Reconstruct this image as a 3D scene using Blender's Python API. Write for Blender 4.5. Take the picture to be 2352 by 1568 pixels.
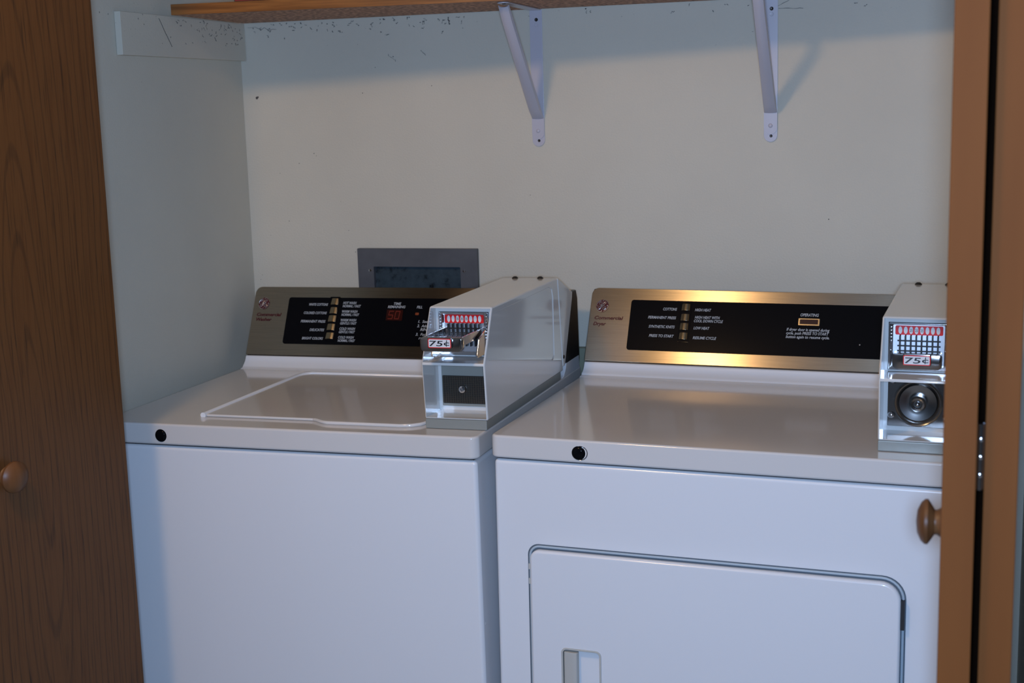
import bpy, bmesh, math, random
from mathutils import Vector, Matrix
random.seed(4)
S = bpy.context.scene
C = S.collection
for o in list(bpy.data.objects): bpy.data.objects.remove(o)

# ------------------------------------------------------------------ camera
cd = bpy.data.cameras.new('camera'); cam = bpy.data.objects.new('camera', cd); C.objects.link(cam)
rt = Vector((0.95727736, 0.28783845, -0.02773219)); up = Vector((-0.02274238, 0.17054495, 0.98508741)); fw = Vector((-0.28827562, 0.94237118, -0.16980495))
M = Matrix((rt, up, -fw)).transposed().to_4x4(); M.translation = Vector((1.37107393, -2.60794181, 1.42326994))
cam.matrix_world = M
cd.sensor_width = 36; cd.lens = 3121.5/2352*36; cd.clip_start = .05
cd.dof.use_dof = True; cd.dof.focus_distance = 2.25; cd.dof.aperture_fstop = 7.0
S.camera = cam

# ------------------------------------------------------------------ light and exposure
S.view_settings.view_transform = 'Standard'; S.view_settings.look = 'None'
S.view_settings.gamma = 1; S.view_settings.use_curve_mapping = False
S.view_settings.exposure = 0.0
w = bpy.data.worlds.new('world'); S.world = w; w.use_nodes = True
w.node_tree.nodes['Background'].inputs[0].default_value = (.55, .62, .75, 1)
w.node_tree.nodes['Background'].inputs[1].default_value = .03
def light(name, kind, loc, target, power, col, **k):
    l = bpy.data.lights.new(name, kind); o = bpy.data.objects.new(name, l); C.objects.link(o)
    o.location = loc; l.energy = power; l.color = col
    if target: o.rotation_euler = (Vector(target)-Vector(loc)).to_track_quat('-Z', 'Y').to_euler()
    for a, b in k.items(): setattr(l, a, b)
    return o
light('ceiling_lamp_light', 'POINT', (.44, -1.95, 2.34), None, 33, (1.0, .64, .30), shadow_soft_size=.09)
light('camera_flash', 'POINT', (1.372, -2.63, 1.425), None, 118, (.44, .64, 1.0), shadow_soft_size=.06)

# ------------------------------------------------------------------ materials
def mat(name, col=(.8,.8,.8), rough=.5, metal=0, spec=.5, coat=0, emit=None, es=0):
    m = bpy.data.materials.new(name); m.use_nodes = True
    b = m.node_tree.nodes['Principled BSDF']
    b.inputs['Base Color'].default_value = (*col, 1); b.inputs['Roughness'].default_value = rough
    b.inputs['Metallic'].default_value = metal; b.inputs['Specular IOR Level'].default_value = spec
    b.inputs['Coat Weight'].default_value = coat; b.inputs['Coat Roughness'].default_value = .08
    if emit: b.inputs['Emission Color'].default_value = (*emit, 1); b.inputs['Emission Strength'].default_value = es
    return m
def N(m, t, **k):
    n = m.node_tree.nodes.new(t)
    for a, b in k.items(): setattr(n, a, b)
    return n
def L(m, a, b): m.node_tree.links.new(a, b)
def bsdf(m): return m.node_tree.nodes['Principled BSDF']
def noise(m, scale, vec=None, detail=3, rough=.5, mapping=None):
    tc = N(m, 'ShaderNodeTexCoord'); n = N(m, 'ShaderNodeTexNoise'); n.inputs['Scale'].default_value = scale
    n.inputs['Detail'].default_value = detail; n.inputs['Roughness'].default_value = rough
    src = tc.outputs['Object']
    if mapping:
        mp = N(m, 'ShaderNodeMapping'); mp.inputs['Scale'].default_value = mapping; L(m, src, mp.inputs[0]); src = mp.outputs[0]
    L(m, src, n.inputs['Vector']); return n
def bump(m, h, strength, dist=.001):
    b = N(m, 'ShaderNodeBump'); b.inputs['Strength'].default_value = strength; b.inputs['Distance'].default_value = dist
    L(m, h, b.inputs['Height']); L(m, b.outputs[0], bsdf(m).inputs['Normal']); return b
def ramp(m, f, stops, interp='LINEAR'):
    r = N(m, 'ShaderNodeValToRGB'); r.color_ramp.interpolation = interp
    e = r.color_ramp.elements
    while len(e) < len(stops): e.new(.5)
    for i, (p, c) in enumerate(stops): e[i].position = p; e[i].color = (*c, 1) if len(c) == 3 else c
    L(m, f, r.inputs[0]); return r
def vary(m, scale, c1, c2, lo=.35, hi=.65, **k):
    n = noise(m, scale, **k); r = ramp(m, n.outputs[0], [(lo, c1), (hi, c2)]); L(m, r.outputs[0], bsdf(m).inputs['Base Color']); return r

def wall_mat(name, c1, c2, dirt):
    m = mat(name, c1, .6, spec=.35)
    n1 = noise(m, 3, detail=4); r1 = ramp(m, n1.outputs[0], [(.35, c1), (.65, c2)])
    col = r1.outputs[0]
    # dust specks clinging below the shelf, fewer lower down
    tc = N(m, 'ShaderNodeTexCoord'); sp = N(m, 'ShaderNodeSeparateXYZ'); L(m, tc.outputs['Object'], sp.inputs[0])
    mr = N(m, 'ShaderNodeMapRange'); mr.inputs['From Min'].default_value = dirt[0]; mr.inputs['From Max'].default_value = dirt[1]
    mr.inputs['To Min'].default_value = .0; mr.inputs['To Max'].default_value = .075; L(m, sp.outputs['Z'], mr.inputs[0])
    n2 = noise(m, 130, detail=5, rough=.62); ad = N(m, 'ShaderNodeMath', operation='ADD'); L(m, n2.outputs[0], ad.inputs[0]); L(m, mr.outputs[0], ad.inputs[1])
    n4 = noise(m, 9, detail=2); ad2 = N(m, 'ShaderNodeMath', operation='MULTIPLY_ADD'); L(m, n4.outputs[0], ad2.inputs[0]); ad2.inputs[1].default_value = .22; L(m, ad.outputs[0], ad2.inputs[2])
    r2 = ramp(m, ad2.outputs[0], [(.86, (0,0,0)), (.90, (.75,)*3)])
    mx = N(m, 'ShaderNodeMix', data_type='RGBA'); L(m, r2.outputs[0], mx.inputs['Factor']); L(m, col, mx.inputs['A']); mx.inputs['B'].default_value = (.07, .065, .06, 1)
    L(m, mx.outputs['Result'], bsdf(m).inputs['Base Color'])
    n3 = noise(m, 260, detail=3); bump(m, n3.outputs[0], .35, .0012)
    return m
M_wall = wall_mat('painted_wall', (.59,.555,.46), (.63,.595,.495), (1.42, 1.62))
M_ceil = mat('ceiling_paint', (.34,.32,.29), .85)
M_floor = mat('vinyl_floor', (.22,.19,.16), .5); vary(M_floor, 6, (.2,.17,.14), (.27,.23,.19))
M_hall = mat('hall_wall', (.38,.36,.33), .8); vary(M_hall, 4, (.36,.34,.31), (.4,.38,.35))
def enamel(name, c, rough=.22):
    m = mat(name, c, rough, spec=.5, coat=.5)
    n = noise(m, 420, detail=2); bump(m, n.outputs[0], .05, .0004)
    n2 = noise(m, 8, detail=5); r = ramp(m, n2.outputs[0], [(.3, (rough*.9,)*3), (.7, (rough*1.25,)*3)]); L(m, r.outputs[0], bsdf(m).inputs['Roughness'])
    return m
M_white = enamel('white_enamel', (.76,.77,.79)); M_deck = enamel('white_enamel_shaded_top', (.66,.635,.61), .13)  # deck and lid: same enamel, painted darker for the weaker light on top
M_box = enamel('coin_box_enamel', (.66,.66,.64), .13)
def steel(name, c, rough, aniso, rot):
    m = mat(name, c, rough, 1)
    b = bsdf(m); b.inputs['Anisotropic'].default_value = aniso; b.inputs['Anisotropic Rotation'].default_value = rot
    t = N(m, 'ShaderNodeTangent', direction_type='UV_MAP'); t.uv_map = 'uv'; L(m, t.outputs[0], b.inputs['Tangent'])
    n = noise(m, 260, detail=4, mapping=(.06, 4, 4)); r = ramp(m, n.outputs[0], [(.3, tuple(x*.88 for x in c)), (.7, tuple(min(1, x*1.08) for x in c))]); L(m, r.outputs[0], b.inputs['Base Color'])
    return m
M_steel = steel('brushed_steel', (.40,.335,.255), .25, .93, .25)
M_chrome = mat('chrome', (.78,.78,.80), .12, 1)
M_satin = mat('satin_chrome', (.75,.75,.77), .38, 1)
M_chromed = mat('dark_chrome', (.30,.29,.28), .18, 1)
M_black = mat('black_panel', (.004,.004,.005), .06, spec=.07)
M_blackp = mat('black_plastic', (.008,.008,.009), .4)
M_gasket = mat('grey_metal', (.30,.315,.29), .4, .3)
M_dark = mat('dark_gap', (.02,.02,.022), .6)
M_print = mat('grey_print', (.42,.45,.48), .5)
M_maroon = mat('maroon_print', (.075,.008,.014), .5, spec=.25)
M_silver = mat('silver_print', (.42,.40,.38), .35, .7)
M_btn = mat('metallic_button', (.36,.29,.19), .24, 1)
M_led = mat('unlit_red_digit', (.10,.006,.003), .4, emit=(1,.06,.02), es=.03)
M_amber = mat('amber_indicator', (.16,.03,.01), .3, emit=(1,.2,.05), es=.025)
M_ledwin = mat('dark_red_window', (.03,.004,.003), .12)
M_red = mat('red_label', (.72,.012,.015), .35)
M_lab = mat('white_label', (.72,.72,.72), .4)
M_ink = mat('black_ink', (.01,.01,.012), .5)
M_panel = mat('slate_grey_paint', (.085,.088,.098), .5); vary(M_panel, 30, (.078,.081,.09), (.095,.098,.108))
M_pane = mat('dusty_dark_glass', (.02,.03,.038), .2, spec=.6)
n_ = noise(M_pane, 28, detail=7, rough=.7); r_ = ramp(M_pane, n_.outputs[0], [(.36, (.008,.011,.014)), (.46, (.035,.052,.065)), (.64, (.045,.068,.085)), (.72, (.2,.24,.28))]); L(M_pane, r_.outputs[0], bsdf(M_pane).inputs['Base Color'])
M_brk = mat('bracket_enamel', (.52,.51,.57), .3, coat=.2)
M_screw = mat('dark_screw', (.06,.055,.05), .4, .8)
M_cream = mat('cream_plastic', (.50,.49,.45), .4)
M_green = mat('pale_green_plastic', (.22,.24,.17), .5)
M_textured = mat('textured_black_plate', (.035,.03,.026), .35, .3)
M_web = mat('cobweb_dust', (.09,.085,.08), .9)
def oak(name, ca, cb, cdk, ucen, zcen, xs=34, grain='X'):
    """flat-sawn oak veneer: elongated rings plus fine pore streaks along Z"""
    m = mat(name, ca, .45, spec=.35)
    tc = N(m, 'ShaderNodeTexCoord')
    ns = N(m, 'ShaderNodeTexNoise'); ns.inputs['Scale'].default_value = 2.6; ns.inputs['Detail'].default_value = 2
    mp0 = N(m, 'ShaderNodeMapping'); mp0.inputs['Scale'].default_value = (1, 1, .5); L(m, tc.outputs['Object'], mp0.inputs[0]); L(m, mp0.outputs[0], ns.inputs['Vector'])
    sp = N(m, 'ShaderNodeSeparateXYZ'); L(m, tc.outputs['Object'], sp.inputs[0])
    def mth(op, a, b=None, c=None):
        x = N(m, 'ShaderNodeMath', operation=op)
        for i, q in enumerate((a, b, c)):
            if q is None: continue
            if isinstance(q, (int, float)): x.inputs[i].default_value = q
            else: L(m, q, x.inputs[i])
        return x.outputs[0]
    nz = mth('SUBTRACT', ns.outputs[0], .5)
    u = mth('ADD', mth('SUBTRACT', sp.outputs[grain], ucen), mth('MULTIPLY', nz, .10))
    z = mth('SUBTRACT', sp.outputs['Z'], zcen)
    a = mth('MULTIPLY', u, xs); b = mth('MULTIPLY', z, 3.2)
    rad = mth('SQRT', mth('ADD', mth('MULTIPLY', a, a), mth('MULTIPLY', b, b)))
    v = mth('SINE', mth('MULTIPLY', mth('ADD', rad, mth('MULTIPLY', nz, .8)), 15.0))
    lines = ramp(m, mth('MULTIPLY_ADD', v, .5, .5), [(.0, (0,0,0)), (.86, (.0,)*3), (.98, (1,1,1))])
    fn = noise(m, 70, detail=6, rough=.65, mapping=(1.6, 1.6, .045))
    fr = ramp(m, fn.outputs[0], [(.32, ca), (.52, cb), (.72, ca)])
    pn = noise(m, 300, detail=3, mapping=(1.2, 1.2, .035)); pr = ramp(m, pn.outputs[0], [(.56, (0,0,0)), (.7, (.55,)*3)])
    fac = mth('MINIMUM', mth('ADD', mth('MULTIPLY', lines.outputs[0], .33), mth('MULTIPLY', pr.outputs[0], 1.0)), .9)
    mx = N(m, 'ShaderNodeMix', data_type='RGBA'); L(m, fac, mx.inputs['Factor']); L(m, fr.outputs[0], mx.inputs['A']); mx.inputs['B'].default_value = (*cdk, 1)
    L(m, mx.outputs['Result'], bsdf(m).inputs['Base Color'])
    bump(m, fac, .15, .0006)
    return m
M_oak = oak('oak_veneer', (.088,.032,.008), (.115,.045,.012), (.022,.011,.005), .17, .95)
M_edge = mat('tan_door_edge', (.165,.055,.013), .7, spec=.15); vary(M_edge, 20, (.155,.051,.012), (.175,.059,.014), mapping=(1,1,.1))
M_knob = mat('turned_oak', (.12,.05,.018), .4, spec=.3); vary(M_knob, 60, (.09,.036,.012), (.15,.062,.022), mapping=(1,1,.15))
M_shedge = mat('shelf_oak_edge', (.20,.075,.02), .4); vary(M_shedge, 40, (.17,.06,.012), (.36,.14,.032), mapping=(.12,1,3.2), detail=6)
M_chip = mat('particle_board', (.14,.08,.055), .7); vary(M_chip, 110, (.13,.06,.035), (.75,.42,.26), lo=.36, hi=.68, detail=7)
M_boxred = mat('red_card', (.30,.03,.02), .5); M_boxblk = mat('black_card', (.02,.015,.014), .5)

# ------------------------------------------------------------------ mesh helpers
def prism(bm, pts, o, ax, ay, n, t):
    """closed outline (2-D) in the frame o, ax, ay, extruded by t along n"""
    o, ax, ay, n = map(Vector, (o, ax, ay, n))
    a = [bm.verts.new(o+ax*x+ay*y) for x, y in pts]; b = [bm.verts.new(o+ax*x+ay*y+n*t) for x, y in pts]
    bm.faces.new(a[::-1]); bm.faces.new(b)
    for i in range(len(pts)):
        j = (i+1) % len(pts); bm.faces.new((a[i], a[j], b[j], b[i]))
    return a, b
def ring(bm, po, pi, o, ax, ay, n, t):
    o, ax, ay, n = map(Vector, (o, ax, ay, n)); k = len(po)
    V = [[bm.verts.new(o+ax*x+ay*y+n*h) for x, y in p] for p, h in ((po, 0), (pi, 0), (pi, t), (po, t))]
    for i in range(k):
        j = (i+1) % k
        for q in range(4):
            A, B = V[q], V[(q+1) % 4]; bm.faces.new((A[i], A[j], B[j], B[i]))
def rr(x0, y0, x1, y1, r, seg=6):
    rs = r if isinstance(r, (tuple, list)) else (r,)*4      # bl, br, tr, tl
    out = []
    for (cx, cy, a0), q in zip(((x0, y0, 180), (x1, y0, 270), (x1, y1, 0), (x0, y1, 90)), rs):
        sx = 1 if cx == x0 else -1; sy = 1 if cy == y0 else -1
        if q <= 0: out.append((cx, cy)); continue
        for i in range(seg+1):
            a = math.radians(a0+90*i/seg); out.append((cx+sx*q+q*math.cos(a), cy+sy*q+q*math.sin(a)))
    return out
def box(bm, x0, y0, z0, x1, y1, z1):
    prism(bm, [(x0, y0), (x1, y0), (x1, y1), (x0, y1)], (0, 0, z0), (1,0,0), (0,1,0), (0,0,1), z1-z0)
def lathe(bm, prof, o, n, seg=24):
    """profile [(r, h)] around axis n from o"""
    o = Vector(o); n = Vector(n).normalized(); t = n.orthogonal().normalized(); s = n.cross(t)
    rows = []
    for r, h in prof:
        rows.append([bm.verts.new(o+n*h)] if r < 1e-7 else [bm.verts.new(o+n*h+(t*math.cos(2*math.pi*i/seg)+s*math.sin(2*math.pi*i/seg))*r) for i in range(seg)])
    for A, B in zip(rows, rows[1:]):
        for i in range(seg):
            j = (i+1) % seg
            if len(A) == 1 and len(B) == 1: continue
            if len(A) == 1: bm.faces.new((A[0], B[j], B[i]))
            elif len(B) == 1: bm.faces.new((A[i], A[j], B[0]))
            else: bm.faces.new((A[i], A[j], B[j], B[i]))
def tube(bm, pts, r, seg=6, closed=False):
    pts = [Vector(p) for p in pts]; rows = []; k = len(pts)
    for i, p in enumerate(pts):
        a = pts[(i-1) % k] if closed or i else p; b = pts[(i+1) % k] if closed or i < k-1 else p
        d = (b-a).normalized(); t = d.orthogonal() if not rows else prev-d*prev.dot(d)
        t.normalize(); prev = t; s = d.cross(t)
        rr_ = r[i] if isinstance(r, (list, tuple)) else r
        rows.append([bm.verts.new(p+(t*math.cos(2*math.pi*j/seg)+s*math.sin(2*math.pi*j/seg))*rr_) for j in range(seg)])
    for i in range(k if closed else k-1):
        A, B = rows[i], rows[(i+1) % k]
        for j in range(seg): bm.faces.new((A[j], A[(j+1) % seg], B[(j+1) % seg], B[j]))
    if not closed: bm.faces.new(rows[0][::-1]); bm.faces.new(rows[-1])
def finish(bm, bevel=0, seg=2, angle=35):
    bmesh.ops.recalc_face_normals(bm, faces=bm.faces[:])
    if bevel:
        es = [e for e in bm.edges if len(e.link_faces) == 2 and e.calc_face_angle(0) > math.radians(angle)]
        bmesh.ops.bevel(bm, geom=es, offset=bevel, segments=seg, profile=.5, affect='EDGES', clamp_overlap=True)
def add_uv(me):
    uv = me.uv_layers.new(name='uv')
    for l in me.loops:
        co = me.vertices[l.vertex_index].co; uv.data[l.index].uv = (co.x, co.z)
def flat_normals(o):
    """bevelled pieces keep flat faces flat: normals weighted by face area"""
    w_ = o.modifiers.new('normals', 'WEIGHTED_NORMAL'); w_.mode = 'FACE_AREA'; w_.weight = 100; w_.keep_sharp = True
def obj(name, bm, m, parent=None, bevel=0, seg=2, smooth=35, off=(0, 0, 0), uv=False):
    finish(bm, bevel, seg)
    if any(off): bmesh.ops.translate(bm, verts=bm.verts[:], vec=-Vector(off))
    me = bpy.data.meshes.new(name); bm.to_mesh(me); bm.free()
    me.materials.append(m)
    if smooth:
        for p in me.polygons: p.use_smooth = True
        me.set_sharp_from_angle(angle=math.radians(smooth))
    if uv: add_uv(me)
    o = bpy.data.objects.new(name, me); C.objects.link(o)
    if bevel and smooth: flat_normals(o)
    if parent: o.parent = parent
    return o
def tag(o, label, cat, group=None):
    o['label'] = label; o['category'] = cat
    if group: o['group'] = group
    return o
def empty(name, mw, label, cat, group=None):
    o = bpy.data.objects.new(name, None); C.objects.link(o); o.matrix_world = mw; o.empty_display_size = .05
    return tag(o, label, cat, group)
def struct(name, bm, m, parent=None, **k):
    o = obj(name, bm, m, parent, **k)
    if not parent: o['kind'] = 'structure'
    return o
def copy_tree(o, parent=None):
    c = o.copy(); C.objects.link(c)
    if parent: c.parent = parent
    for ch in [x for x in bpy.data.objects if x.parent == o]: copy_tree(ch, c)
    return c
def text(s, x0, x1, base, h, frame, m, parent, name='lettering', shear=.22, thick=.0003, lift=.0002, off=(0,0,0), bold=0, keep=None, align=None):
    """raised print: fitted to x0..x1 and cap height h in the plane frame (o, ax, ay, n)"""
    cu = bpy.data.curves.new('t', 'FONT'); cu.body = s; cu.shear = shear; cu.extrude = thick/2*60; cu.size = 1; cu.offset = bold; cu.resolution_u = 3
    to = bpy.data.objects.new('t', cu); C.objects.link(to)
    me = bpy.data.meshes.new_from_object(to)
    bpy.data.objects.remove(to); bpy.data.curves.remove(cu)
    xs = [v.co.x for v in me.vertices]; lo, hi = min(xs), max(xs)
    sx = (x1-x0)/(hi-lo); sy = h/.70
    if keep:                       # width follows the height instead
        sx = sy*keep; 
        x1 = x0+(hi-lo)*sx if align != 'r' else x1
        if align == 'r': x0 = x1-(hi-lo)*sx
    o, ax, ay, n = map(Vector, frame)
    for v in me.vertices:
        z = 1 if v.co.z > 0 else 0
        v.co = o+ax*(x0+(v.co.x-lo)*sx)+ay*(base+v.co.y*sy)+n*(lift+z*thick)-Vector(off)
    me.materials.append(m); me.name = name
    ob = bpy.data.objects.new(name, me); C.objects.link(ob); ob.parent = parent
    return ob
def join_mesh(objs):
    """merge meshes of text objects that make one printed block"""
    bm = bmesh.new()
    for o in objs: bm.from_mesh(o.data)
    base = objs[0]; bm.to_mesh(base.data); bm.free()
    for o in objs[1:]: bpy.data.objects.remove(o)
    return base
def boolean(o, cutters):
    o.modifiers.clear()
    for c in cutters:
        md = o.modifiers.new('b', 'BOOLEAN'); md.operation = 'DIFFERENCE'; md.object = c; md.solver = 'EXACT'
    bpy.context.view_layer.update()
    me = bpy.data.meshes.new_from_object(o.evaluated_get(bpy.context.evaluated_depsgraph_get()))
    o.modifiers.clear(); old = o.data; flat_normals(o); o.data = me; me.name = old.name
    for c in cutters: bpy.data.objects.remove(c)
    for p in me.polygons: p.use_smooth = True
    me.set_sharp_from_angle(angle=math.radians(35))

# ------------------------------------------------------------------ room shell
XR, YF, ZC = 1.56, -.755, 2.44
bm = bmesh.new(); box(bm, -.75, -5.2, -.06, 3.2, .1, 0); struct('floor', bm, M_floor, smooth=0)
bm = bmesh.new(); box(bm, -.75, -5.2, ZC, 3.2, .1, ZC+.06); struct('ceiling', bm, M_ceil, smooth=0)
bm = bmesh.new(); box(bm, -.1, 0, 0, XR+.1, .1, ZC); struct('wall_back', bm, M_wall, smooth=0)
bm = bmesh.new(); box(bm, -.1, YF, 0, 0, 0, ZC); struct('wall_left', bm, M_wall, smooth=0)
bm = bmesh.new(); box(bm, XR, YF, 0, XR+.1, 0, ZC); struct('wall_right', bm, M_wall, smooth=0)
# hall face of the closet, with the opening between x = 0 and XR-.03
bm = bmesh.new()
box(bm, -.75, YF-.09, 0, -.0, YF, ZC); box(bm, XR-.03, YF-.09, 0, 3.2, YF, ZC); box(bm, 0, YF-.09, 2.07, XR-.03, YF, ZC)
struct('wall_front', bm, M_hall, smooth=0)
bm = bmesh.new(); box(bm, -.85, -5.2, 0, -.75, YF-.09, ZC); struct('wall_hall', bm, M_hall, smooth=0)
# small dead insect and stain marks are part of the wall
bm = bmesh.new(); lathe(bm, [(0, .002), (.0022, .0015), (.003, 0)], (.0313, 0, 1.4568), (0, -1, 0), 8); lathe(bm, [(0, .0015), (.0016, .001), (.0018, 0)], (.034, 0, 1.4585), (0, -1, 0), 8)
obj('dead_insect', bm, M_web, bpy.data.objects['wall_back'])
# cobweb strands below the shelf on wall and cleat
bm = bmesh.new()
def strand(p, q, wob, n=7, r=.00035):
    p, q = Vector(p), Vector(q)
    tube(bm, [p+(q-p)*(i/n)+Vector((random.uniform(-wob, wob) if 0 < i < n else 0, 0, random.uniform(-wob, wob) if 0 < i < n else 0)) for i in range(n+1)], [r*random.uniform(.5, 1.7) for _ in range(n+1)], 4)
for i in range(80):
    x = random.uniform(.03, .50) if i < 66 else random.uniform(.62, 1.3); z = 1.606-abs(random.gauss(0, .014))
    a = random.uniform(0, 6.3); l = random.uniform(.002, .010)
    strand((x, -.0008, z), (min(x+l*math.cos(a), 1.4), -.0008, min(z+l*.7*math.sin(a), 1.606)), .0015)
strand((.02, -.0008, 1.600), (.085, -.0008, 1.594), .003); strand((.46, -.0008, 1.602), (.463, -.0008, 1.588), .001, r=.0012)
strand((1.10, -.0008, 1.59), (1.13, -.0008, 1.607), .001); strand((1.105, -.0008, 1.589), (1.15, -.0008, 1.587), .001)
for x, z in ((.075, 1.30), (.16, 1.335), (.155, 1.34), (.12, 1.32), (.21, 1.24), (.045, 1.17), (.225, 1.18), (.238, 1.135), (.243, 1.128), (.02, 1.085), (.016, 1.075), (.09, 1.20), (.34, 1.53), (.30, 1.51), (.42, 1.47), (.27, 1.46), (.62, 1.25), (1.2, 1.2)):
    r = random.uniform(.0006, .0013); lathe(bm, [(0, r*.8), (r, 0)], (x, -.0002, z), (0, -1, 0), 6)
strand((.33, -.0008, 1.535), (.345, -.0008, 1.52), .002); strand((.40, -.0008, 1.54), (.41, -.0008, 1.53), .001)
o = obj('cobweb', bm, M_web, bpy.data.objects['wall_back'], smooth=0); o['kind'] = 'stuff'

# ------------------------------------------------------------------ shelf, its cleat, brackets
ZS = 1.609
sh = [(.014, -.004), (XR-.004, -.004), (XR-.004, -.150), (.024, -.304)]
e0, e1 = Vector((.024, -.304, 0)), Vector((XR-.004, -.150, 0)); ed = (e1-e0).normalized(); en = Vector((ed.y, -ed.x, 0))
bm = bmesh.new(); prism(bm, sh, (0, 0, ZS), (1,0,0), (0,1,0), (0,0,1), .019)
shelf = tag(obj('shelf', bm, M_chip, smooth=0), 'brown particle board shelf with oak front edge along the back wall', 'shelf')
bm = bmesh.new(); prism(bm, [(0, 0), ((e1-e0).length, 0), ((e1-e0).length, .0195), (0, .0195)], e0+Vector((0, 0, ZS-.0003)), ed, (0,0,1), en, .006)
obj('front_edge', bm, M_shedge, shelf, bevel=.0008)['label'] = 'glossy orange-brown oak front edge'
bm = bmesh.new(); prism(bm, rr(-.462, 1.533, -.001, 1.6085, 0), (.0005, 0, 0), (0,1,0), (0,0,1), (1,0,0), .0125)
cleat = tag(obj('shelf_cleat', bm, M_wall, bevel=.0012), 'wall-coloured painted board fixed to left wall under the shelf end', 'board')
bm = bmesh.new()
for i in range(60):
    y = random.uniform(-.20, -.01) if i < 50 else random.uniform(-.3, -.2); z = 1.604-abs(random.gauss(0, .022)); a = random.uniform(0, 6.3); l = random.uniform(.002, .008)
    p, q = Vector((.0134, y, z)), Vector((.0134, min(y+l*math.cos(a), -.003), min(z+l*math.sin(a), 1.607)))
    tube(bm, [p+(q-p)*(k/4)+Vector((0, random.uniform(-.001, .001), random.uniform(-.001, .001))) for k in range(5)], [.00032*random.uniform(.5, 1.7) for _ in range(5)], 4)
tube(bm, [(.0134, -.335+.005*k, 1.602-.0062*k+random.uniform(-.001, .001)) for k in range(9)], .0005, 4)
o = obj('cobweb', bm, M_web, cleat, smooth=0); o['kind'] = 'stuff'
bm = bmesh.new(); prism(bm, rr(.006, .0, .115, .03, 0), (.137, -.2855, ZS+.0192), ed, (0,0,1), -en, .10)
o = tag(obj('storage_box', bm, M_boxblk, bevel=.001), 'dark red and black box lying on the shelf near its left end', 'box')
bm = bmesh.new(); prism(bm, rr(.008, .002, .112, .028, 0), Vector((.137, -.2855, ZS+.0192))+en*.0002, ed, (0,0,1), en, .001); obj('front_panel', bm, M_boxred, o)['label'] = 'dark red front'

def bracket(x, label, length):
    zb, zt = 1.3455, ZS-.0005
    t = empty('shelf_bracket', Matrix.Translation((x, 0, zb)), label, 'bracket', 'white metal shelf brackets')
    O = (x, 0, zb)
    bm = bmesh.new(); prism(bm, rr(x-.0125, zb, x+.0125, zt, (.0125, .0125, 0, 0), 8), (0, -.0005, 0), (1,0,0), (0,0,1), (0,-1,0), .002); obj('wall_strip', bm, M_brk, t, bevel=.0005, off=O)
    # diagonal strut: shallow channel, flattened tabs at both ends
    A = Vector((x, -.0035, 1.400)); B = Vector((x, -length, ZS-.006)); d = (B-A).normalized(); nn = Vector((1, 0, 0)).cross(d).normalized()
    if nn.y > 0: nn = -nn
    prof = [(-.012, 0), (-.0105, .007), (-.004, .0105), (.004, .0105), (.0105, .007), (.012, 0)]
    bm = bmesh.new(); rows = []
    for k, (s, f) in enumerate(((0, .15), (.012, .55), (.03, 1), (.9*(B-A).length, 1), ((B-A).length, .5))):
        c = A+d*s; rows.append([bm.verts.new(c+Vector((px*(1 if k < 3 else .86), 0, 0))+nn*(py*f)) for px, py in prof] + [bm.verts.new(c+Vector((px*.84*(1 if k < 3 else .86), 0, 0))+nn*(py*f-.0015)) for px, py in prof[::-1]])
    for P, Q in zip(rows, rows[1:]):
        for i in range(12): bm.faces.new((P[i], P[(i+1) % 12], Q[(i+1) % 12], Q[i]))
    bm.faces.new(rows[0][::-1]); bm.faces.new(rows[-1])
    # lower tab
    prism(bm, rr(x-.0123, 1.3595, x+.0123, 1.4015, (.0123, .0123, 0, 0), 8), (0, -.0026, 0), (1,0,0), (0,0,1), (0,-1,0), .0016)
    obj('strut', bm, M_brk, t, off=O)
    bm = bmesh.new(); prism(bm, rr(x-.011, -length-.012, x+.011, -.001, (.011, .011, 0, 0), 8), (0, 0, ZS-.0025), (1,0,0), (0,1,0), (0,0,1), .002); obj('shelf_arm', bm, M_brk, t, bevel=.0004, off=O)
    bm = bmesh.new(); lathe(bm, [(0, .0022), (.002, .002), (.0036, .001), (.0042, 0)], (x, -.0042, 1.3757), (0,-1,0), 16); o = obj('rivet', bm, M_brk, t, off=O)
    for z, r in ((1.589, .0035), (1.3567, .0028)):
        bm = bmesh.new(); lathe(bm, [(0, .0006), (r*.6, .001), (r, 0)], (x+.001, -.0025, z), (0,-1,0), 14); obj('screw', bm, M_screw, t, off=O)
    bm = bmesh.new(); lathe(bm, [(0, .0004), (.0034, .0006), (.0038, 0)], (x+.001, -.0025, 1.579), (0,-1,0), 14); obj('hole_cover', bm, M_brk, t, off=O)
    bm = bmesh.new(); lathe(bm, [(0, .0012), (.003, .001), (.004, 0)], (x, -length+.002, ZS-.0025), (0,0,-1), 14); obj('screw', bm, M_screw, t, off=O)
bracket(.6405, 'white metal shelf bracket nearer the left wall, its top visible at the shelf', .213)
bracket(1.0918, 'white metal shelf bracket above the dryer, nearer the right door', .213)

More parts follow.
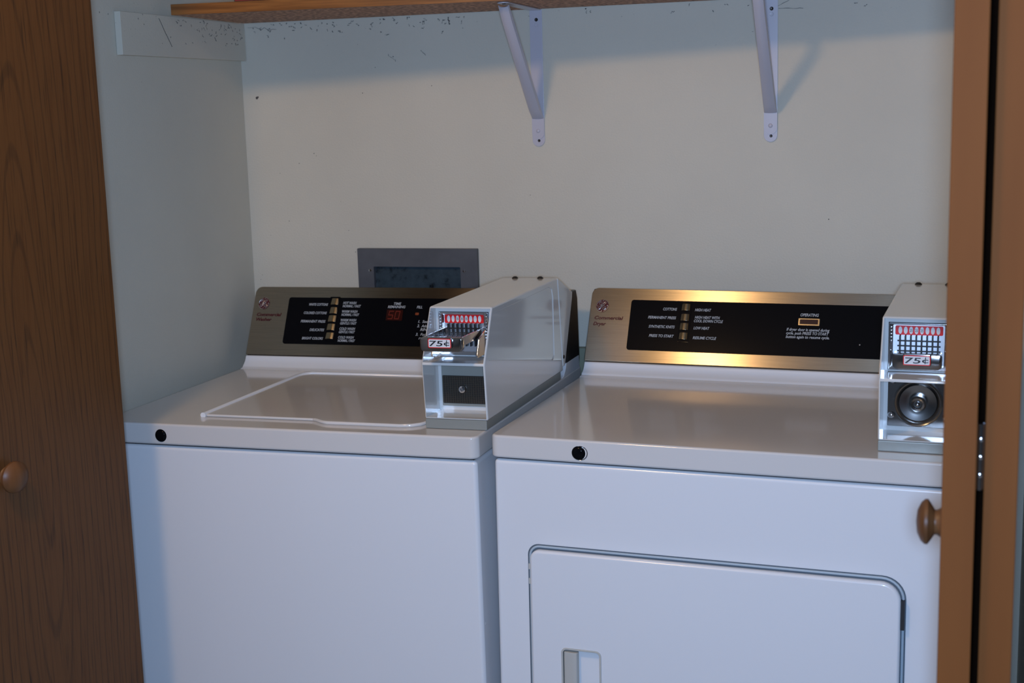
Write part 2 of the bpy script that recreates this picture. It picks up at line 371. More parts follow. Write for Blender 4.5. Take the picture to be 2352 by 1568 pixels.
# ------------------------------------------------------------------ grey access panel and pale plate on the back wall
ap = empty('access_panel', Matrix.Translation((.377, 0, .90)), 'slate grey metal access panel with dark glass window above the washer console', 'panel')
O = (.377, 0, .90)
bm = bmesh.new(); ring(bm, rr(.2464, .90, .508, 1.1435, .001, 1), rr(.2817, .94, .4712, 1.1058, .001, 1), (0, -.0005, 0), (1,0,0), (0,0,1), (0,-1,0), .011); obj('panel_frame', bm, M_panel, ap, bevel=.0006, off=O)
bm = bmesh.new(); prism(bm, rr(.2817, .94, .4712, 1.1058, 0), (0, -.0008, 0), (1,0,0), (0,0,1), (0,-1,0), .0012); obj('window_pane', bm, M_pane, ap, off=O)['label'] = 'dark dusty glass window'
for x in (.2735, .4795):
    bm = bmesh.new(); lathe(bm, [(0, .0012), (.0028, .0009), (.0034, 0)], (x, -.0115, 1.098), (0,-1,0), 14); obj('screw', bm, M_chrome, ap, off=O)
bm = bmesh.new(); prism(bm, rr(.704, .78, .775, .947, .006), (0, -.0005, 0), (1,0,0), (0,0,1), (0,-1,0), .02)
tag(obj('outlet_box', bm, M_green, bevel=.002), 'pale green plastic box on back wall, seen through the gap between the machines', 'box')

# ------------------------------------------------------------------ machines
def mmat(x, y, th, rl, tp, dz=0):
    return Matrix.Translation((x, y, dz)) @ Matrix.Rotation(th, 4, 'Z') @ Matrix.Rotation(-rl, 4, 'Y') @ Matrix.Rotation(tp, 4, 'X')
MW = mmat(.0384, -.6535, -.0273, .0091, -.0037, .0015)
MD = mmat(.7255, -.6460, -.0549, -.0035, -.0033, .0066)
W = .686; CV, CZ = .44169697, .8971643; CY0, CZ0 = .5105, .938
CF = ((0, CY0, CZ0), (1, 0, 0), (0, CV, CZ), (0, -CZ, CV))          # console frame
def cpt(a, b, h=0): return Vector(CF[0])+Vector(CF[1])*a+Vector(CF[2])*b+Vector(CF[3])*h
def on(h): return (cpt(0, 0, h), CF[1], CF[2], CF[3])

def monogram(parent, cx, cb, r):
    bm = bmesh.new(); pts = [(cx+r*math.cos(2*math.pi*i/40), cb+r*math.sin(2*math.pi*i/40)) for i in range(40)]
    prism(bm, pts, *on(.0012)[:3], CF[3], .0006); obj('badge', bm, M_maroon, parent, smooth=0)['label'] = 'round maroon badge'
    sh = lambda p: cpt(cx+(p[0]*1.0+p[1]*.10)*r, cb+p[1]*r, .0019)
    bm = bmesh.new()
    def sm(P, n=5):
        out = []
        for i in range(len(P)-1):
            p0, p1, p2, p3 = P[max(i-1, 0)], P[i], P[i+1], P[min(i+2, len(P)-1)]
            for k in range(n):
                t = k/n; out.append(tuple(.5*((2*b)+(-a+c)*t+(2*a-5*b+4*c-d)*t*t+(-a+3*b-3*c+d)*t**3) for a, b, c, d in zip(p0, p1, p2, p3)))
        return out+[P[-1]]
    rim = .94
    for k in range(4):      # rim broken into four sweeps that end in small inward curls
        a0 = math.radians(20+90*k); P = [(rim*math.cos(a0+math.radians(q)), rim*math.sin(a0+math.radians(q))) for q in range(0, 66, 8)]
        e = math.radians(20+90*k+76); P += [(.84*math.cos(e), .84*math.sin(e)), (.72*math.cos(e-.06), .72*math.sin(e-.06)), (.74*math.cos(e-.2), .74*math.sin(e-.2))]
        tube(bm, [sh(p) for p in sm(P, 2)], .04*r, 5)
    G = [(-.02,.22),(-.22,.12),(-.46,.22),(-.55,.45),(-.38,.62),(-.15,.52),(-.12,.25),(-.16,-.1),(-.28,-.45),(-.48,-.6),(-.62,-.42),(-.48,-.16),(-.15,.0),(.12,.06)]
    E = [(.30,.34),(.47,.40),(.45,.58),(.24,.58),(.10,.34),(.28,.14),(.12,.04),(.02,-.2),(.1,-.48),(.36,-.6),(.6,-.42),(.56,-.16),(.36,-.14),(.28,-.32),(.4,-.4)]
    for P in (G, E): tube(bm, [sh(p) for p in sm(P)], .050*r, 5)
    obj('monogram', bm, M_silver, parent)['label'] = 'silver monogram on the badge'

def console(m, machine):
    """brushed steel backguard face with a black control panel; returns it"""
    bm = bmesh.new()
    prism(bm, [(CY0+.002, CZ0), (.577, 1.0676), (.592, 1.0665), (.600, 1.05), (.605, .93), (.60, .916), (.512, .916)], (.0015, 0, 0), (0,1,0), (0,0,1), (1,0,0), W-.003)
    obj('console_body', bm, M_blackp, m, bevel=.002)
    bm = bmesh.new(); prism(bm, rr(0, .0012, W, .1472, (.001, .001, .014, .014), 8), cpt(0, 0, -.0012), CF[1], CF[2], CF[3], .0024)
    con = obj('console', bm, M_steel, m, bevel=.0009, uv=True); con['label'] = 'brushed steel console face'
    bm = bmesh.new(); prism(bm, rr(.0800, .0252, W-.03, .1245, .005, 5), cpt(0, 0, .0012), CF[1], CF[2], CF[3], .0010)
    obj('control_panel', bm, M_black, con, bevel=.0003)['label'] = 'glossy black control panel'
    monogram(con, .0236, .1108, .0125)
    F = on(.0012); F2 = on(.0023)
    text('Commercial', .0108, .0672, .0838, .0066, F, M_maroon, con, bold=.022)
    T = lambda s, x0, x1, b, h=.0052, nm='lettering': text(s, x0, x1, b, h, F2, M_print, con, nm, bold=.016)
    # slot behind the buttons
    if machine == 'washer':
        text('Washer', .0108, .0465, .0733, .0066, F, M_maroon, con, bold=.022)
        ys = [.1165, .0977, .0800, .0622, .0437]; btn = [(ys[i], .0145 if i else .0145) for i in range(5)]
        x0, x1 = .1755, .1925
        for s, a in (('WHITE COTTONS', .1275), ('COLORED COTTONS', .1185), ('PERMANENT PRESS', .1145), ('DELICATES', .1375), ('BRIGHT COLORS', .1230)):
            i = ['WHITE COTTONS', 'COLORED COTTONS', 'PERMANENT PRESS', 'DELICATES', 'BRIGHT COLORS'].index(s)
            T(s, a, .1700, .1068-.0180*i)
        for i, (a, b, xb) in enumerate((('HOT WASH', 'NORMAL / FAST', .2435), ('WARM WASH', 'NORMAL / FAST', .2425), ('WARM WASH', 'GENTLE / FAST', .2395), ('COLD WASH', 'GENTLE / FAST', .2385), ('COLD WASH', 'NORMAL / FAST', .2415))):
            q = T(a, .2035, .2035+(.0295 if i == 0 else .0345), .1108-.0182*i); r = T(b, .2045-.0012, xb, .1040-.0182*i); join_mesh([q, r])
        q = T('TIME', .3150, .3310, .1102); r = T('REMAINING', .3030, .3410, .1035); join_mesh([q, r])
        T('FILL', .3655, .3775, .1035)
        T('1.  See', .3725, .3925, .0735, .0054); q = T('2.  Add', .3715, .3940, .0645, .0054); r = T('RIN', .3790, .3935, .0570, .0054); join_mesh([q, r])
        q = T('3.  For', .3705, .3925, .0470, .0054); r = T('res', .3780, .3900, .0395, .0054); join_mesh([q, r])
        # two dim seven-segment digits in a small window, and the fill indicator
        bm = bmesh.new(); prism(bm, rr(.302, .0775, .337, .1000, .001, 2), cpt(0, 0, .0022), CF[1], CF[2], CF[3], .0008); obj('display_window', bm, M_ledwin, con)
        for d, segs in ((.3055, 'afgcd'), (.3195, 'abcdef')):
            bm = bmesh.new(); w_, h_, t_ = .0105, .0175, .0018; b0 = .0800
            R = {'a': (0, h_-t_, w_, h_), 'd': (0, 0, w_, t_), 'g': (0, h_/2-t_/2, w_, h_/2+t_/2), 'b': (w_-t_, h_/2, w_, h_), 'c': (w_-t_, 0, w_, h_/2), 'f': (0, h_/2, t_, h_), 'e': (0, 0, t_, h_/2)}
            for s in segs:
                x0_, y0_, x1_, y1_ = R[s]; prism(bm, [(d+x0_+.12*y0_+.0003, b0+y0_+.0002), (d+x1_+.12*y0_-.0003, b0+y0_+.0002), (d+x1_+.12*y1_-.0003, b0+y1_-.0002), (d+x0_+.12*y1_+.0003, b0+y1_-.0002)], cpt(0, 0, .0031), CF[1], CF[2], CF[3], .0002)
            obj('display_digit', bm, M_led, con, smooth=0)
        bm = bmesh.new(); prism(bm, rr(.3640, .0895, .3715, .0945, .001, 2), cpt(0, 0, .0023), CF[1], CF[2], CF[3], .0006); obj('indicator_light', bm, M_amber, con)
    else:
        text('Dryer', .0095, .0345, .0718, .0066, F, M_maroon, con, bold=.022)
        ys = [.1125, .0925, .0745, .0560]; btn = [(y, .0145) for y in ys]; x0, x1 = .1790, .1945
        T('COTTONS', .1435, .1700, .1050); T('PERMANENT PRESS', .1160, .1700, .0880); T('SYNTHETIC KNITS', .1190, .1690, .0700); T('PRESS TO START', .1215, .1690, .0520)
        T('HIGH HEAT', .2045, .2350, .1050); q = T('HIGH HEAT WITH', .2055, .2525, .0905); r = T('COOL DOWN CYCLE', .2045, .2590, .0835); join_mesh([q, r])
        T('LOW HEAT', .2050, .2350, .0695); T('RESUME CYCLE', .2055, .2495, .0505)
        T('OPERATING', .4000, .4330, .1010, .0055)
        bm = bmesh.new(); ring(bm, rr(.3972, .0835, .4355, .0970, .0008, 1), rr(.4003, .0862, .4325, .0948, .0005, 1), cpt(0, 0, .0022), CF[1], CF[2], CF[3], .0018); obj('indicator_frame', bm, M_btn, con, bevel=.0003)
        bm = bmesh.new(); prism(bm, rr(.4003, .0862, .4325, .0948, 0), cpt(0, 0, .0022), CF[1], CF[2], CF[3], .0006); obj('indicator_light', bm, M_ledwin, con)
        q = [T('If dryer door is opened during', .3770, .4540, .0730, .0052), T('cycle, push PRESS TO START', .3768, .4530, .0660, .0052), T('button again to resume cycle.', .3766, .4545, .0590, .0052)]; join_mesh(q)
        bm = bmesh.new(); lathe(bm, [(0, .0006), (.0010, .0004), (.0014, 0)], cpt(.5084, .0509, .0022), CF[3], 10); obj('silver_dot', bm, M_silver, con)  # tiny raised silver dot low on the black panel
    bm = bmesh.new(); b0, b1 = btn[-1][0]-.0125, btn[0][0]+.0095
    ring(bm, rr(x0-.0022, b0, x1+.0030, b1, .001, 1), rr(x0-.0006, b0+.0016, x1+.0008, b1-.0016, .001, 1), cpt(0, 0, .0022), CF[1], CF[2], CF[3], .0010); obj('button_slot', bm, M_black, con, bevel=.0003)
    for i, (bc, hh) in enumerate(btn):
        bm = bmesh.new(); k = .0010 if (machine == 'washer' and i in (0, 1)) else 0
        # shallow barrel-shaped key, bottom edge lipped
        rows = []
        for x in [x0+(x1-x0)*q/8 for q in range(9)]:
            s = (x-(x0+x1)/2)/((x1-x0)/2); h = .0036+.0022*(1-s*s)-k
            rows.append([bm.verts.new(cpt(x, bc-hh/2, .0010)), bm.verts.new(cpt(x, bc-hh/2, h)), bm.verts.new(cpt(x, bc+hh/2-.001, h-.0012)), bm.verts.new(cpt(x, bc+hh/2, .0010))])
        for P, Q in zip(rows, rows[1:]):
            for q in range(4): bm.faces.new((P[q], P[(q+1) % 4], Q[(q+1) % 4], Q[q]))
        bm.faces.new(rows[0][::-1]); bm.faces.new(rows[-1])
        obj('push_button', bm, M_btn, con, bevel=.0004)
    return con

def machine(mw, kind, label, cat):
    m = empty(kind, mw, label, cat)
    # cabinet
    bm = bmesh.new(); box(bm, .004, .006, .095, W-.004, .60, .8745)
    cab = obj('cabinet', bm, M_white, m, bevel=.007, seg=4)
    bm = bmesh.new(); box(bm, .02, .05, .02, W-.02, .59, .094); obj('toe_kick', bm, M_white, m, bevel=.002)
    for x in (.05, W-.05):
        for y in (.09, .55):
            bm = bmesh.new(); lathe(bm, [(0, .001), (.02, .001), (.022, .006), (.009, .012), (.009, .021), (0, .021)], (x, y, 0), (0,0,1), 16); obj('foot', bm, M_blackp, m)
    bm = bmesh.new(); box(bm, .010, .012, .8735, W-.010, .60, .8785); obj('seam', bm, M_dark, m)
    # top: rounded deck with a riser at the back that carries the console
    bm = bmesh.new()
    o2 = rr(0, 0, W, .606, (.014, .014, .004, .004), 6)
    prism(bm, o2, (0, 0, .878), (1,0,0), (0,1,0), (0,0,1), .036)
    deck = obj('top_deck', bm, M_deck, m, bevel=.0062, seg=4)
    prof = [(.4800, .9125), (.4835, .9150), (.4900, .9160), (.4935, .9190), (.5000, .9245), (.5040, .9290), (.5065, .9340), (.5078, .9366), (.5100, .9372), (.598, .9372), (.600, .9125)]
    if kind == 'dryer': prof = [(.4700, .9125), (.4760, .9152), (.4860, .9160), (.4890, .9195), (.4925, .9205), (.4990, .9245), (.5035, .9290), (.5062, .9340), (.5078, .9366), (.5100, .9372), (.598, .9372), (.600, .9125)]
    bm = bmesh.new(); prism(bm, prof, (0.001, 0, 0), (0,1,0), (0,0,1), (1,0,0), W-.002); obj('riser', bm, M_white, m, bevel=.0012, smooth=60)
    con = console(m, kind)
    # key plug in the front edge of the deck
    xk = .1215 if kind == 'washer' else .1450; zk = .8938
    bm = bmesh.new(); lathe(bm, [(0, .0045), (.006, .0042), (.0092, .0030), (.0108, .0010), (.0112, 0)], (xk, .0005, zk), (0,-1,0), 28); obj('lock_plug', bm, M_black, m)['label'] = 'black round lock plug'
    if kind == 'dryer':
        bm = bmesh.new(); lathe(bm, [(.0085, 0), (.0112, .0016), (.0120, 0)], (xk+.0035, .0008, zk+.0002), (0,-1,0), 28); obj('lock_ring', bm, M_chrome, m)
    return m

# ---- washer
washer = machine(MW, 'washer', 'white top-loading washer with steel console, beside the left wall', 'washing machine')
bm = bmesh.new()
lo = rr(.172, .062, .5785, .432, (.004, .03, .02, .028), 8)
prism(bm, lo, (0, 0, .9142), (1,0,0), (0,1,0), (0,0,1), .0045)
obj('lid', bm, M_deck, washer, bevel=.0026, seg=3)
bm = bmesh.new()          # finger lip along the right half of the lid's front edge
lip = [(.372, .0635), (.385, .056), (.398, .0465), (.410, .0425), (.540, .0425), (.558, .0475), (.570, .058), (.576, .072), (.50, .070)]
prism(bm, lip, (0, 0, .9138), (1,0,0), (0,1,0), (0,0,1), .0058); obj('lid_lip', bm, M_deck, washer, bevel=.0026, seg=3)

# shallow raised bead of the deck beside and behind the lid
bm = bmesh.new(); tube(bm, [(.1680, .060, .9170), (.1680, .405, .9170), (.1715, .425, .9170), (.1860, .4385, .9170), (.576, .4385, .9170)], .0050, 10); obj('lid_rim', bm, M_white, washer, smooth=70)

# ---- dryer
dryer = machine(MD, 'dryer', 'white front-loading dryer with steel console, between washer and right door', 'dryer')
bm = bmesh.new(); DO = rr(.0577, .155, .6316, .7412, (.02, .03, .034, .018), 8); DI = rr(.0685, .166, .6215, .7312, (.016, .024, .027, .013), 8)
ring(bm, DO, DI, (0, .0064, 0), (1,0,0), (0,0,1), (0,-1,0), .0012); obj('door_gap', bm, mat('door_seam', (.10,.13,.16), .5), dryer)
bm = bmesh.new(); tube(bm, [(x, .0050, z) for x, z in rr(.0618, .159, .6278, .7378, (.018, .028, .031, .0155), 8)], .0019, 8, closed=True); obj('door_gasket', bm, mat('pale_blue_gasket', (.42,.50,.56), .4), dryer)
bm = bmesh.new(); prism(bm, rr(.0648, .162, .6250, .7345, (.016, .026, .029, .0145), 8), (0, .0055, 0), (1,0,0), (0,0,1), (0,-1,0), .014)
door = obj('door', bm, M_white, dryer, bevel=.0045, seg=4)
bm = bmesh.new(); prism(bm, rr(.1155, .40, .1785, .5800, .0075), (0, .0, 0), (1,0,0), (0,0,1), (0,-1,0), .03); cut = obj('cut', bm, M_white); cut.matrix_world = MD; cut.parent = None
door.parent = None; door.matrix_world = MD; boolean(door, [cut]); door.matrix_world = Matrix(); door.parent = dryer
bm = bmesh.new(); ring(bm, rr(.1145, .399, .1795, .5810, .0085), rr(.1175, .402, .1765, .5780, .0060), (0, .0035, 0), (1,0,0), (0,0,1), (0,-1,0), .0135); obj('handle_frame', bm, M_cream, door, bevel=.0008)
bm = bmesh.new(); prism(bm, rr(.1165, .401, .1775, .5790, .0065), (0, .0035, 0), (1,0,0), (0,0,1), (0,-1,0), .0015); obj('handle_pocket', bm, M_cream, door)
bm = bmesh.new(); prism(bm, [(.1180, .001), (.1400, .001), (.1425, -.006), (.1405, -.0118), (.1330, -.0128), (.1195, -.0105)], (0, 0, .404), (1,0,0), (0,1,0), (0,0,1), .171); obj('handle_grip', bm, M_cream, door, bevel=.0015)
for z0, z1 in ((.665, .708),):
    bm = bmesh.new(); box(bm, .6245, -.0045, z0, .6300, .0052, z1); obj('hinge', bm, M_dark, dryer)['label'] = 'black hinge'
for z0 in (.700, .676):
    bm = bmesh.new(); box(bm, .0595, .0020, z0, .0645, .0056, z0+.009); obj('catch', bm, M_cream, dryer)

# ------------------------------------------------------------------ coin boxes
def coin_box(mw, label, extended):
    u0, u1 = .5832, .6902; O = Vector((.6367, .25, .914))
    t = empty('coin_box', mw @ Matrix.Translation(O), label, 'coin box', 'coin boxes on the machines')
    k = dict(off=O)
    prof = [(.0445, .9300), (.0385, 1.0205), (.0840, 1.1058), (.4490, 1.1070), (.4690, .9300)]
    bm = bmesh.new(); prism(bm, prof, (u0, 0, 0), (0,1,0), (0,0,1), (1,0,0), u1-u0)
    h = obj('housing', bm, M_box, t, bevel=.0032, seg=3, **k); h.parent = None; h.matrix_world = Matrix()
    cs = []
    def cutter(bm): c = obj('cut', bm, M_box, **k); cs.append(c)
    g = .0026
    bm = bmesh.new(); prism(bm, [(-.05, 1.0225), (.105, 1.0225), (.105, 1.1032), (-.05, 1.1032)], (u0+g, 0, 0), (0,1,0), (0,0,1), (1,0,0), u1-u0-2*g); cutter(bm)
    bm = bmesh.new(); prism(bm, [(-.05, .9328), (.105, .9328), (.105, 1.0185), (-.05, 1.0185)], (u0+g, 0, 0), (0,1,0), (0,0,1), (1,0,0), u1-u0-2*g); cutter(bm)
    bm = bmesh.new(); box(bm, .5905, .09, 1.0235, .6765, .25, 1.0945); cutter(bm)
    # shallow pressed panel on the right flank
    bm = bmesh.new(); o_ = [(.060, 1.0245), (.405, .9635), (.4150, .9700), (.4180, 1.075), (.4120, 1.0905), (.3950, 1.0965), (.1050, 1.0940)]; cx_ = sum(p[0] for p in o_)/7; cy_ = sum(p[1] for p in o_)/7
    a = [bm.verts.new((u1+.002, x+(x-cx_)*.016, z+(z-cy_)*.05)) for x, z in o_]; b = [bm.verts.new((u1-.0014, x, z)) for x, z in o_]
    bm.faces.new(a[::-1]); bm.faces.new(b)
    for i in range(7): bm.faces.new((a[i], a[(i+1) % 7], b[(i+1) % 7], b[i]))
    cutter(bm)
    boolean(h, cs); h.parent = t
    bm = bmesh.new(); prism(bm, [(.4500, 1.1064), (.5450, 1.0686), (.5420, 1.058), (.4830, .9420), (.4790, .9380), (.4700, .9380)], (u0-.0003, 0, 0), (0,1,0), (0,0,1), (1,0,0), u1-u0+.0008); obj('rear_cover', bm, M_box, t, bevel=.0020, seg=3, **k)
    bm = bmesh.new(); prism(bm, [(.5455, 1.0685), (.5730, 1.0680), (.5105, .9400), (.4845, .9400), (.4850, .9420)], (u0+.003, 0, 0), (0,1,0), (0,0,1), (1,0,0), u1-u0-.0055); obj('rear_gasket', bm, M_blackp, t, bevel=.002, **k)
    bm = bmesh.new(); box(bm, u0+.0004, .0455, .9146, u1-.0028, .4620, .9300); obj('base_plate', bm, M_gasket, t, bevel=.0012, **k)
    for u in (.6115, .6600):
        bm = bmesh.new(); lathe(bm, [(0, .0038), (.003, .0034), (.0052, .0016), (.0060, 0)], (u, .4400, 1.1072), (0,0,1), 16); obj('screw', bm, M_screw, t, **k)
    bm = bmesh.new(); lathe(bm, [(0, .0026), (.0026, .0020), (.0042, 0)], (u1+.0002, .4730, .9560), (1,0,0), 14); obj('screw', bm, M_screw, t, **k)
    # coin chute: chrome frame, fluted cheeks, red label, fins
    bm = bmesh.new(); ring(bm, rr(.5912, 1.0242, .6758, 1.0938, .001, 1), rr(.5975, 1.0300, .6695, 1.0915, .001, 1), (0, .1190, 0), (1,0,0), (0,0,1), (0,-1,0), .0180)
    ch = obj('coin_chute', bm, M_chrome, t, bevel=.0006, **k)
    bm = bmesh.new(); box(bm, .5960, .1120, 1.0290, .6710, .1150, 1.0925); obj('chute_back', bm, M_satin, ch)
    ch_fix = []
    for s, uu in ((1, .5945), (-1, .6725)):
        bm = bmesh.new()
        for i in range(12): box(bm, uu-.0016, .0992, 1.0310+.0050*i, uu+.0016, .1012, 1.0335+.0050*i)
        o = obj('fluted_cheek', bm, M_chrome, ch, bevel=.0004); o['kind'] = 'stuff'
    bm = bmesh.new(); prism(bm, rr(.6000, 1.0757, .6670, 1.0893, .002, 3), (0, .1080, 0), (1,0,0), (0,0,1), (0,-1,0), .0012); obj('red_label', bm, M_red, ch)['label'] = 'red strip with eight white ovals'
    for i in range(8):
        uc = .6070+.0076*i; bm = bmesh.new(); prism(bm, [(uc+.0027*math.cos(a*.3927), 1.0825+.0055*math.sin(a*.3927)) for a in range(16)], (0, .1068, 0), (1,0,0), (0,0,1), (0,-1,0), .0003); obj('white_oval', bm, M_lab, ch)
        if 2 <= i <= 4: text('25', uc-.0021, uc+.0021, 1.0805, .0040, ((0, .1065, 0), (1,0,0), (0,0,1), (0,-1,0)), M_ink, ch, shear=0)
    for i in range(8):
        uc = .6070+.0076*i; bm = bmesh.new(); box(bm, uc-.0011, .1015, 1.0385, uc+.0011, .1118, 1.0750); obj('coin_fin', bm, M_blackp, ch, bevel=.0003)
    bm = bmesh.new()
    for z in (1.0675, 1.0600, 1.0525): box(bm, .6035, .1030, z-.0011, .6640, .1045, z+.0011)
    obj('cross_bar', bm, M_blackp, ch)
    for c in [x for x in bpy.data.objects if x.parent == ch]:
        if c.name.split('.')[0] in ('chute_back', 'fluted_cheek', 'red_label', 'white_oval', 'lettering', 'coin_fin', 'cross_bar'): c.location = -O
    # slide with price label; pushed in, or pulled out and up towards the viewer
    sl_off = Matrix.Translation(Vector((0, -.086, .0185)) if extended else Vector((0, 0, 0)))
    piv = Vector((.6325, .0880, 1.0420)); tilt = Matrix.Rotation(math.radians(0), 4, 'X')
    bm = bmesh.new()
    prism(bm, rr(-.0345, -.0135, .0345, .0085, (.006, .006, .004, .004), 4), (0, 0, 0), (1,0,0), (0,0,1), (0,1,0), .0120)
    prism(bm, rr(-.0200, -.0085, .0200, .0098, .003, 4), (0, -.0038, 0), (1,0,0), (0,0,1), (0,1,0), .0050)
    finish(bm, .0012, 2)
    body = Matrix.Translation(piv-O) @ sl_off
    sl = obj('coin_slide', bm, M_chromed, t); sl.matrix_local = body; sl['label'] = 'dark chrome slide pulled out' if extended else 'dark chrome slide pushed in'
    bm = bmesh.new(); ln = .118
    box(bm, -.0300, .012, -.0045, .0300, ln, -.0020)
    for x in (-.0335, .0300): box(bm, x, .011, -.0055, x+.0035, ln, .0080)
    bmesh.ops.rotate(bm, verts=bm.verts[:], cent=(0, .012, 0), matrix=tilt.to_3x3())
    tr = obj('slide_tray', bm, M_chrome, sl, bevel=.0006)
    bm = bmesh.new()
    for i in range(7): 
        uc = -.0228+.0076*i; box(bm, uc-.0026, .060, -.0018, uc+.0026, .078, .0004)
    bmesh.ops.rotate(bm, verts=bm.verts[:], cent=(0, .012, 0), matrix=tilt.to_3x3()); o = obj('coin_seat', bm, M_lab if False else M_chrome, sl, bevel=.0003); o['kind'] = 'stuff'
    bm = bmesh.new(); prism(bm, rr(-.0190, -.0068, .0190, .0078, .002, 4), (0, -.0039, 0), (1,0,0), (0,0,1), (0,-1,0), .0006); obj('price_label', bm, M_red, sl)['label'] = 'white price label with red border'
    bm = bmesh.new(); prism(bm, rr(-.0178, -.0056, .0178, .0066, .0015, 4), (0, -.0044, 0), (1,0,0), (0,0,1), (0,-1,0), .0003); obj('label_face', bm, M_lab, sl)
    fr = ((0, -.0047, 0), (1,0,0), (0,0,1), (0,-1,0))
    text('75', -.0165, .0055, -.0036, .0082, fr, M_ink, sl, shear=.1, bold=.01)
    text('c', .0072, .0162, -.0026, .0072, fr, M_ink, sl, shear=.0, bold=.01); 
    bm = bmesh.new(); prism(bm, [(.0108, -.0042), (.0120, -.0042), (.0128, .0056), (.0116, .0056)], (0, -.0047, 0), (1,0,0), (0,0,1), (0,-1,0), .0004); obj('lettering', bm, M_ink, sl, smooth=0)
    # guides at both sides of the slide
    for uu in (.5935, .6695):
        bm = bmesh.new(); prism(bm, [(.1030, 1.0285), (.0600, 1.0275), (.0560, 1.0320), (.0680, 1.0560), (.1030, 1.0670)] if extended else [(.1030, 1.0300), (.0900, 1.0300), (.0900, 1.0560), (.1030, 1.0680)], (uu, 0, 0), (0,1,0), (0,0,1), (1,0,0), .0028); obj('slide_guide', bm, M_chrome, t, bevel=.0006, **k)
    # lower service door
    bm = bmesh.new(); prism(bm, rr(u0+.0085, .9395, u1-.0040, 1.0175, .001, 1), (0, .1049, 0), (1,0,0), (0,0,1), (0,-1,0), .0022); sd = obj('service_door', bm, M_gasket if extended else M_chromed, t, bevel=.0006, **k)
    if extended:
        bm = bmesh.new(); prism(bm, rr(.5935, .9440, .6860, .9900, .0015, 3), (0, .1026, 0), (1,0,0), (0,0,1), (0,-1,0), .0010); obj('textured_plate', bm, M_textured, sd, bevel=.0003).location = -O
        bm = bmesh.new()
        M_rib = mat('bronze_ribs', (.13,.11,.085), .35, .7)
        for i in range(23): box(bm, .5955+.0040*i-.0004, .1006, .9450, .5955+.0040*i+.0004, .1016, .9890)
        for i in range(15): box(bm, .5940, .1008, .9462+.0030*i-.0003, .6855, .1016, .9462+.0030*i+.0003)
        o = obj('woven_ribs', bm, M_rib, sd, smooth=0); o.location = -O; o['kind'] = 'stuff'
        bm = bmesh.new(); lathe(bm, [(0, .0060), (.0016, .0060), (.0022, .0045), (.0032, .0062), (.0056, .0056), (.0068, .0036), (.0070, 0)], (.6290, .1010, .9685), (0,-1,0), 24); obj('lock', bm, M_chrome, sd).location = -O
    else:
        for uu, zz in ((.5990, 1.0085), (.5975, .9560), (.6750, 1.0085), (.6750, .9560)):
            bm = bmesh.new(); lathe(bm, [(0, .0050), (.0030, .0042), (.0048, .0022), (.0056, 0)], (uu, .1027, zz), (0,-1,0), 18); obj('bolt', bm, M_chrome, sd).location = -O
        c0 = (.6350, .1024, .9765)
        bm = bmesh.new(); lathe(bm, [(.0350, 0), (.0345, .0080), (.0325, .0100), (.0300, .0085), (.0265, .0045), (.0180, .0035), (.0150, .0030), (0, .0030)], c0, (0,-1,0), 48); obj('round_lock_cover', bm, M_chromed, sd).location = -O
        bm = bmesh.new(); lathe(bm, [(.0125, .0030), (.0120, .0120), (.0095, .0150), (.0070, .0140), (.0060, .0100), (0, .0095)], c0, (0,-1,0), 32); obj('lock', bm, M_chromed, sd).location = -O
        bm = bmesh.new(); lathe(bm, [(0, .0170), (.0018, .0160), (.0032, .0125), (.0034, .0095)], c0, (0,-1,0), 16); obj('lock_pin', bm, M_chrome, sd).location = -O
    return t
coin_box(MW, 'white metal coin box on the washer with its 75 cent slide pulled out', True)
coin_box(MD, 'white metal coin box on the dryer with slide pushed in and round chrome lock', False)

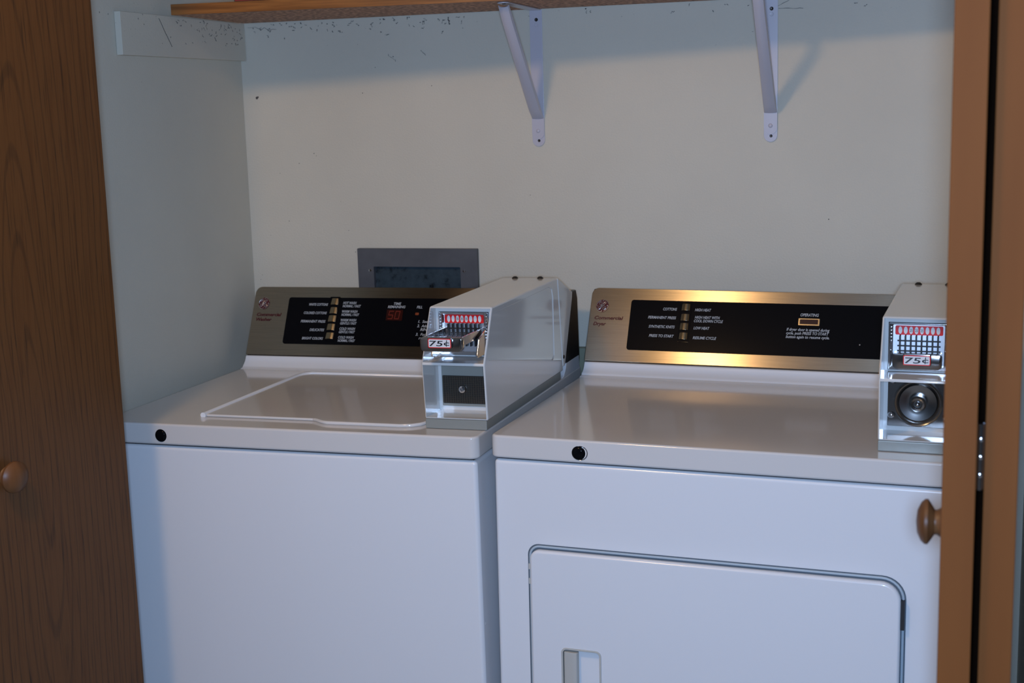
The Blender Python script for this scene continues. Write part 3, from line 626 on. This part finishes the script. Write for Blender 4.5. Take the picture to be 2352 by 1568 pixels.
# ------------------------------------------------------------------ bifold doors
def knob(parent, o, n, name='knob', r=.0232, off=(0,0,0)):
    bm = bmesh.new(); q = r/.019
    lathe(bm, [(0, 0), (.0125*q, 0), (.0105*q, .003*q), (.0105*q, .005*q), (.0145*q, .0075*q), (.019*q, .0105*q), (.0188*q, .0130*q), (.0160*q, .0160*q), (.0095*q, .0190*q), (0, .0200*q)], o, n, 28)
    return obj(name, bm, M_knob, parent, off=off)
TH = .0315
def bifold(name, P, G, H, zb, zt, knob_at, side, label_mat=M_oak):
    """leading panel from G (at the track) to H (hinge edge, out in the hall); second panel back to the pivot P"""
    G, H, P = Vector((*G, 0)), Vector((*H, 0)), Vector((*P, 0))
    d = (H-G).normalized(); n = Vector((-d.y, d.x, 0))*side; Ln = (H-G).length
    # mesh in panel-local coordinates: X along the panel, Y thickness (inwards), Z up
    X = Matrix((d, -n, Vector((0, 0, 1)))).transposed().to_4x4(); X.translation = G
    bm = bmesh.new(); box(bm, 0, 0, zb, Ln, TH, zt)
    pn = obj(name, bm, M_oak, bevel=.0012, smooth=0); pn['kind'] = 'structure'; pn.matrix_world = X
    pn.data.materials.append(M_edge)
    for f in pn.data.polygons:
        if abs(f.normal.y) < .8: f.material_index = 1
    knob(pn, (knob_at[0], 0, knob_at[1]), (0, -1, 0))
    d2 = (P-H).normalized(); n2 = Vector((-d2.y, d2.x, 0))*side
    Y = Matrix((d2, -n2, Vector((0, 0, 1)))).transposed().to_4x4(); Y.translation = H
    return pn, X, Y
# left door: half-folded, its leading panel crosses the left of the frame
Gl, Hl = (.1709, -.787), (.072, -1.225)
dl, Xl, Yl = bifold('door_1', (.0, -.99), Gl, Hl, .015, 2.035, (.229, .9215), 1)
Ln2 = .428
bm = bmesh.new(); box(bm, 0, 0, .015, Ln2, TH, 2.035)
p2 = obj('door_panel', bm, M_oak, smooth=0, bevel=.0012)
Z = Matrix((Vector((0, 1, 0)), Vector((-1, 0, 0)), Vector((0,0,1)))).transposed().to_4x4(); Z.translation = Vector((.0340, -1.228, 0))
p2.parent = dl; p2.matrix_parent_inverse = Matrix(); p2.matrix_local = dl.matrix_world.inverted() @ Z
# right door: folded flat, both panels seen by their edges
Hr = (1.3936, -1.2531); Gr = (1.4022, -.805)
dr, Xr, Yr = bifold('door_2', (1.43, -.975), Gr, Hr, .015, 2.035, (.402, .994), -1)
bm = bmesh.new(); box(bm, 0, 0, .015, .44, TH, 2.035)
p2 = obj('door_panel', bm, M_oak, smooth=0, bevel=.0012); p2.data.materials.append(M_edge)
for f in p2.data.polygons:
    if abs(f.normal.y) < .8: f.material_index = 1
e = Vector((.0, .44, 0)).normalized(); Z = Matrix((e, Vector((-e.y, e.x, 0)), Vector((0,0,1)))).transposed().to_4x4(); Z.translation = Vector((1.4644, -1.2420, 0))
p2.parent = dr; p2.matrix_local = dr.matrix_world.inverted() @ Z
for zc in (1.074, 1.82, .28):
    bm = bmesh.new(); box(bm, 1.4256, -1.240, zc-.033, 1.4325, -1.232, zc+.033)
    tube(bm, [(1.4282, -1.243, zc-.033), (1.4282, -1.243, zc+.033)], .0038, 10)
    for q in (-.018, 0, .018): lathe(bm, [(0, .001), (.0022, 0)], (1.4290, -1.2465, zc+q), (0, -1, 0), 8)
    h = obj('hinge', bm, M_chrome, dr, bevel=.0003); h.matrix_local = dr.matrix_world.inverted()
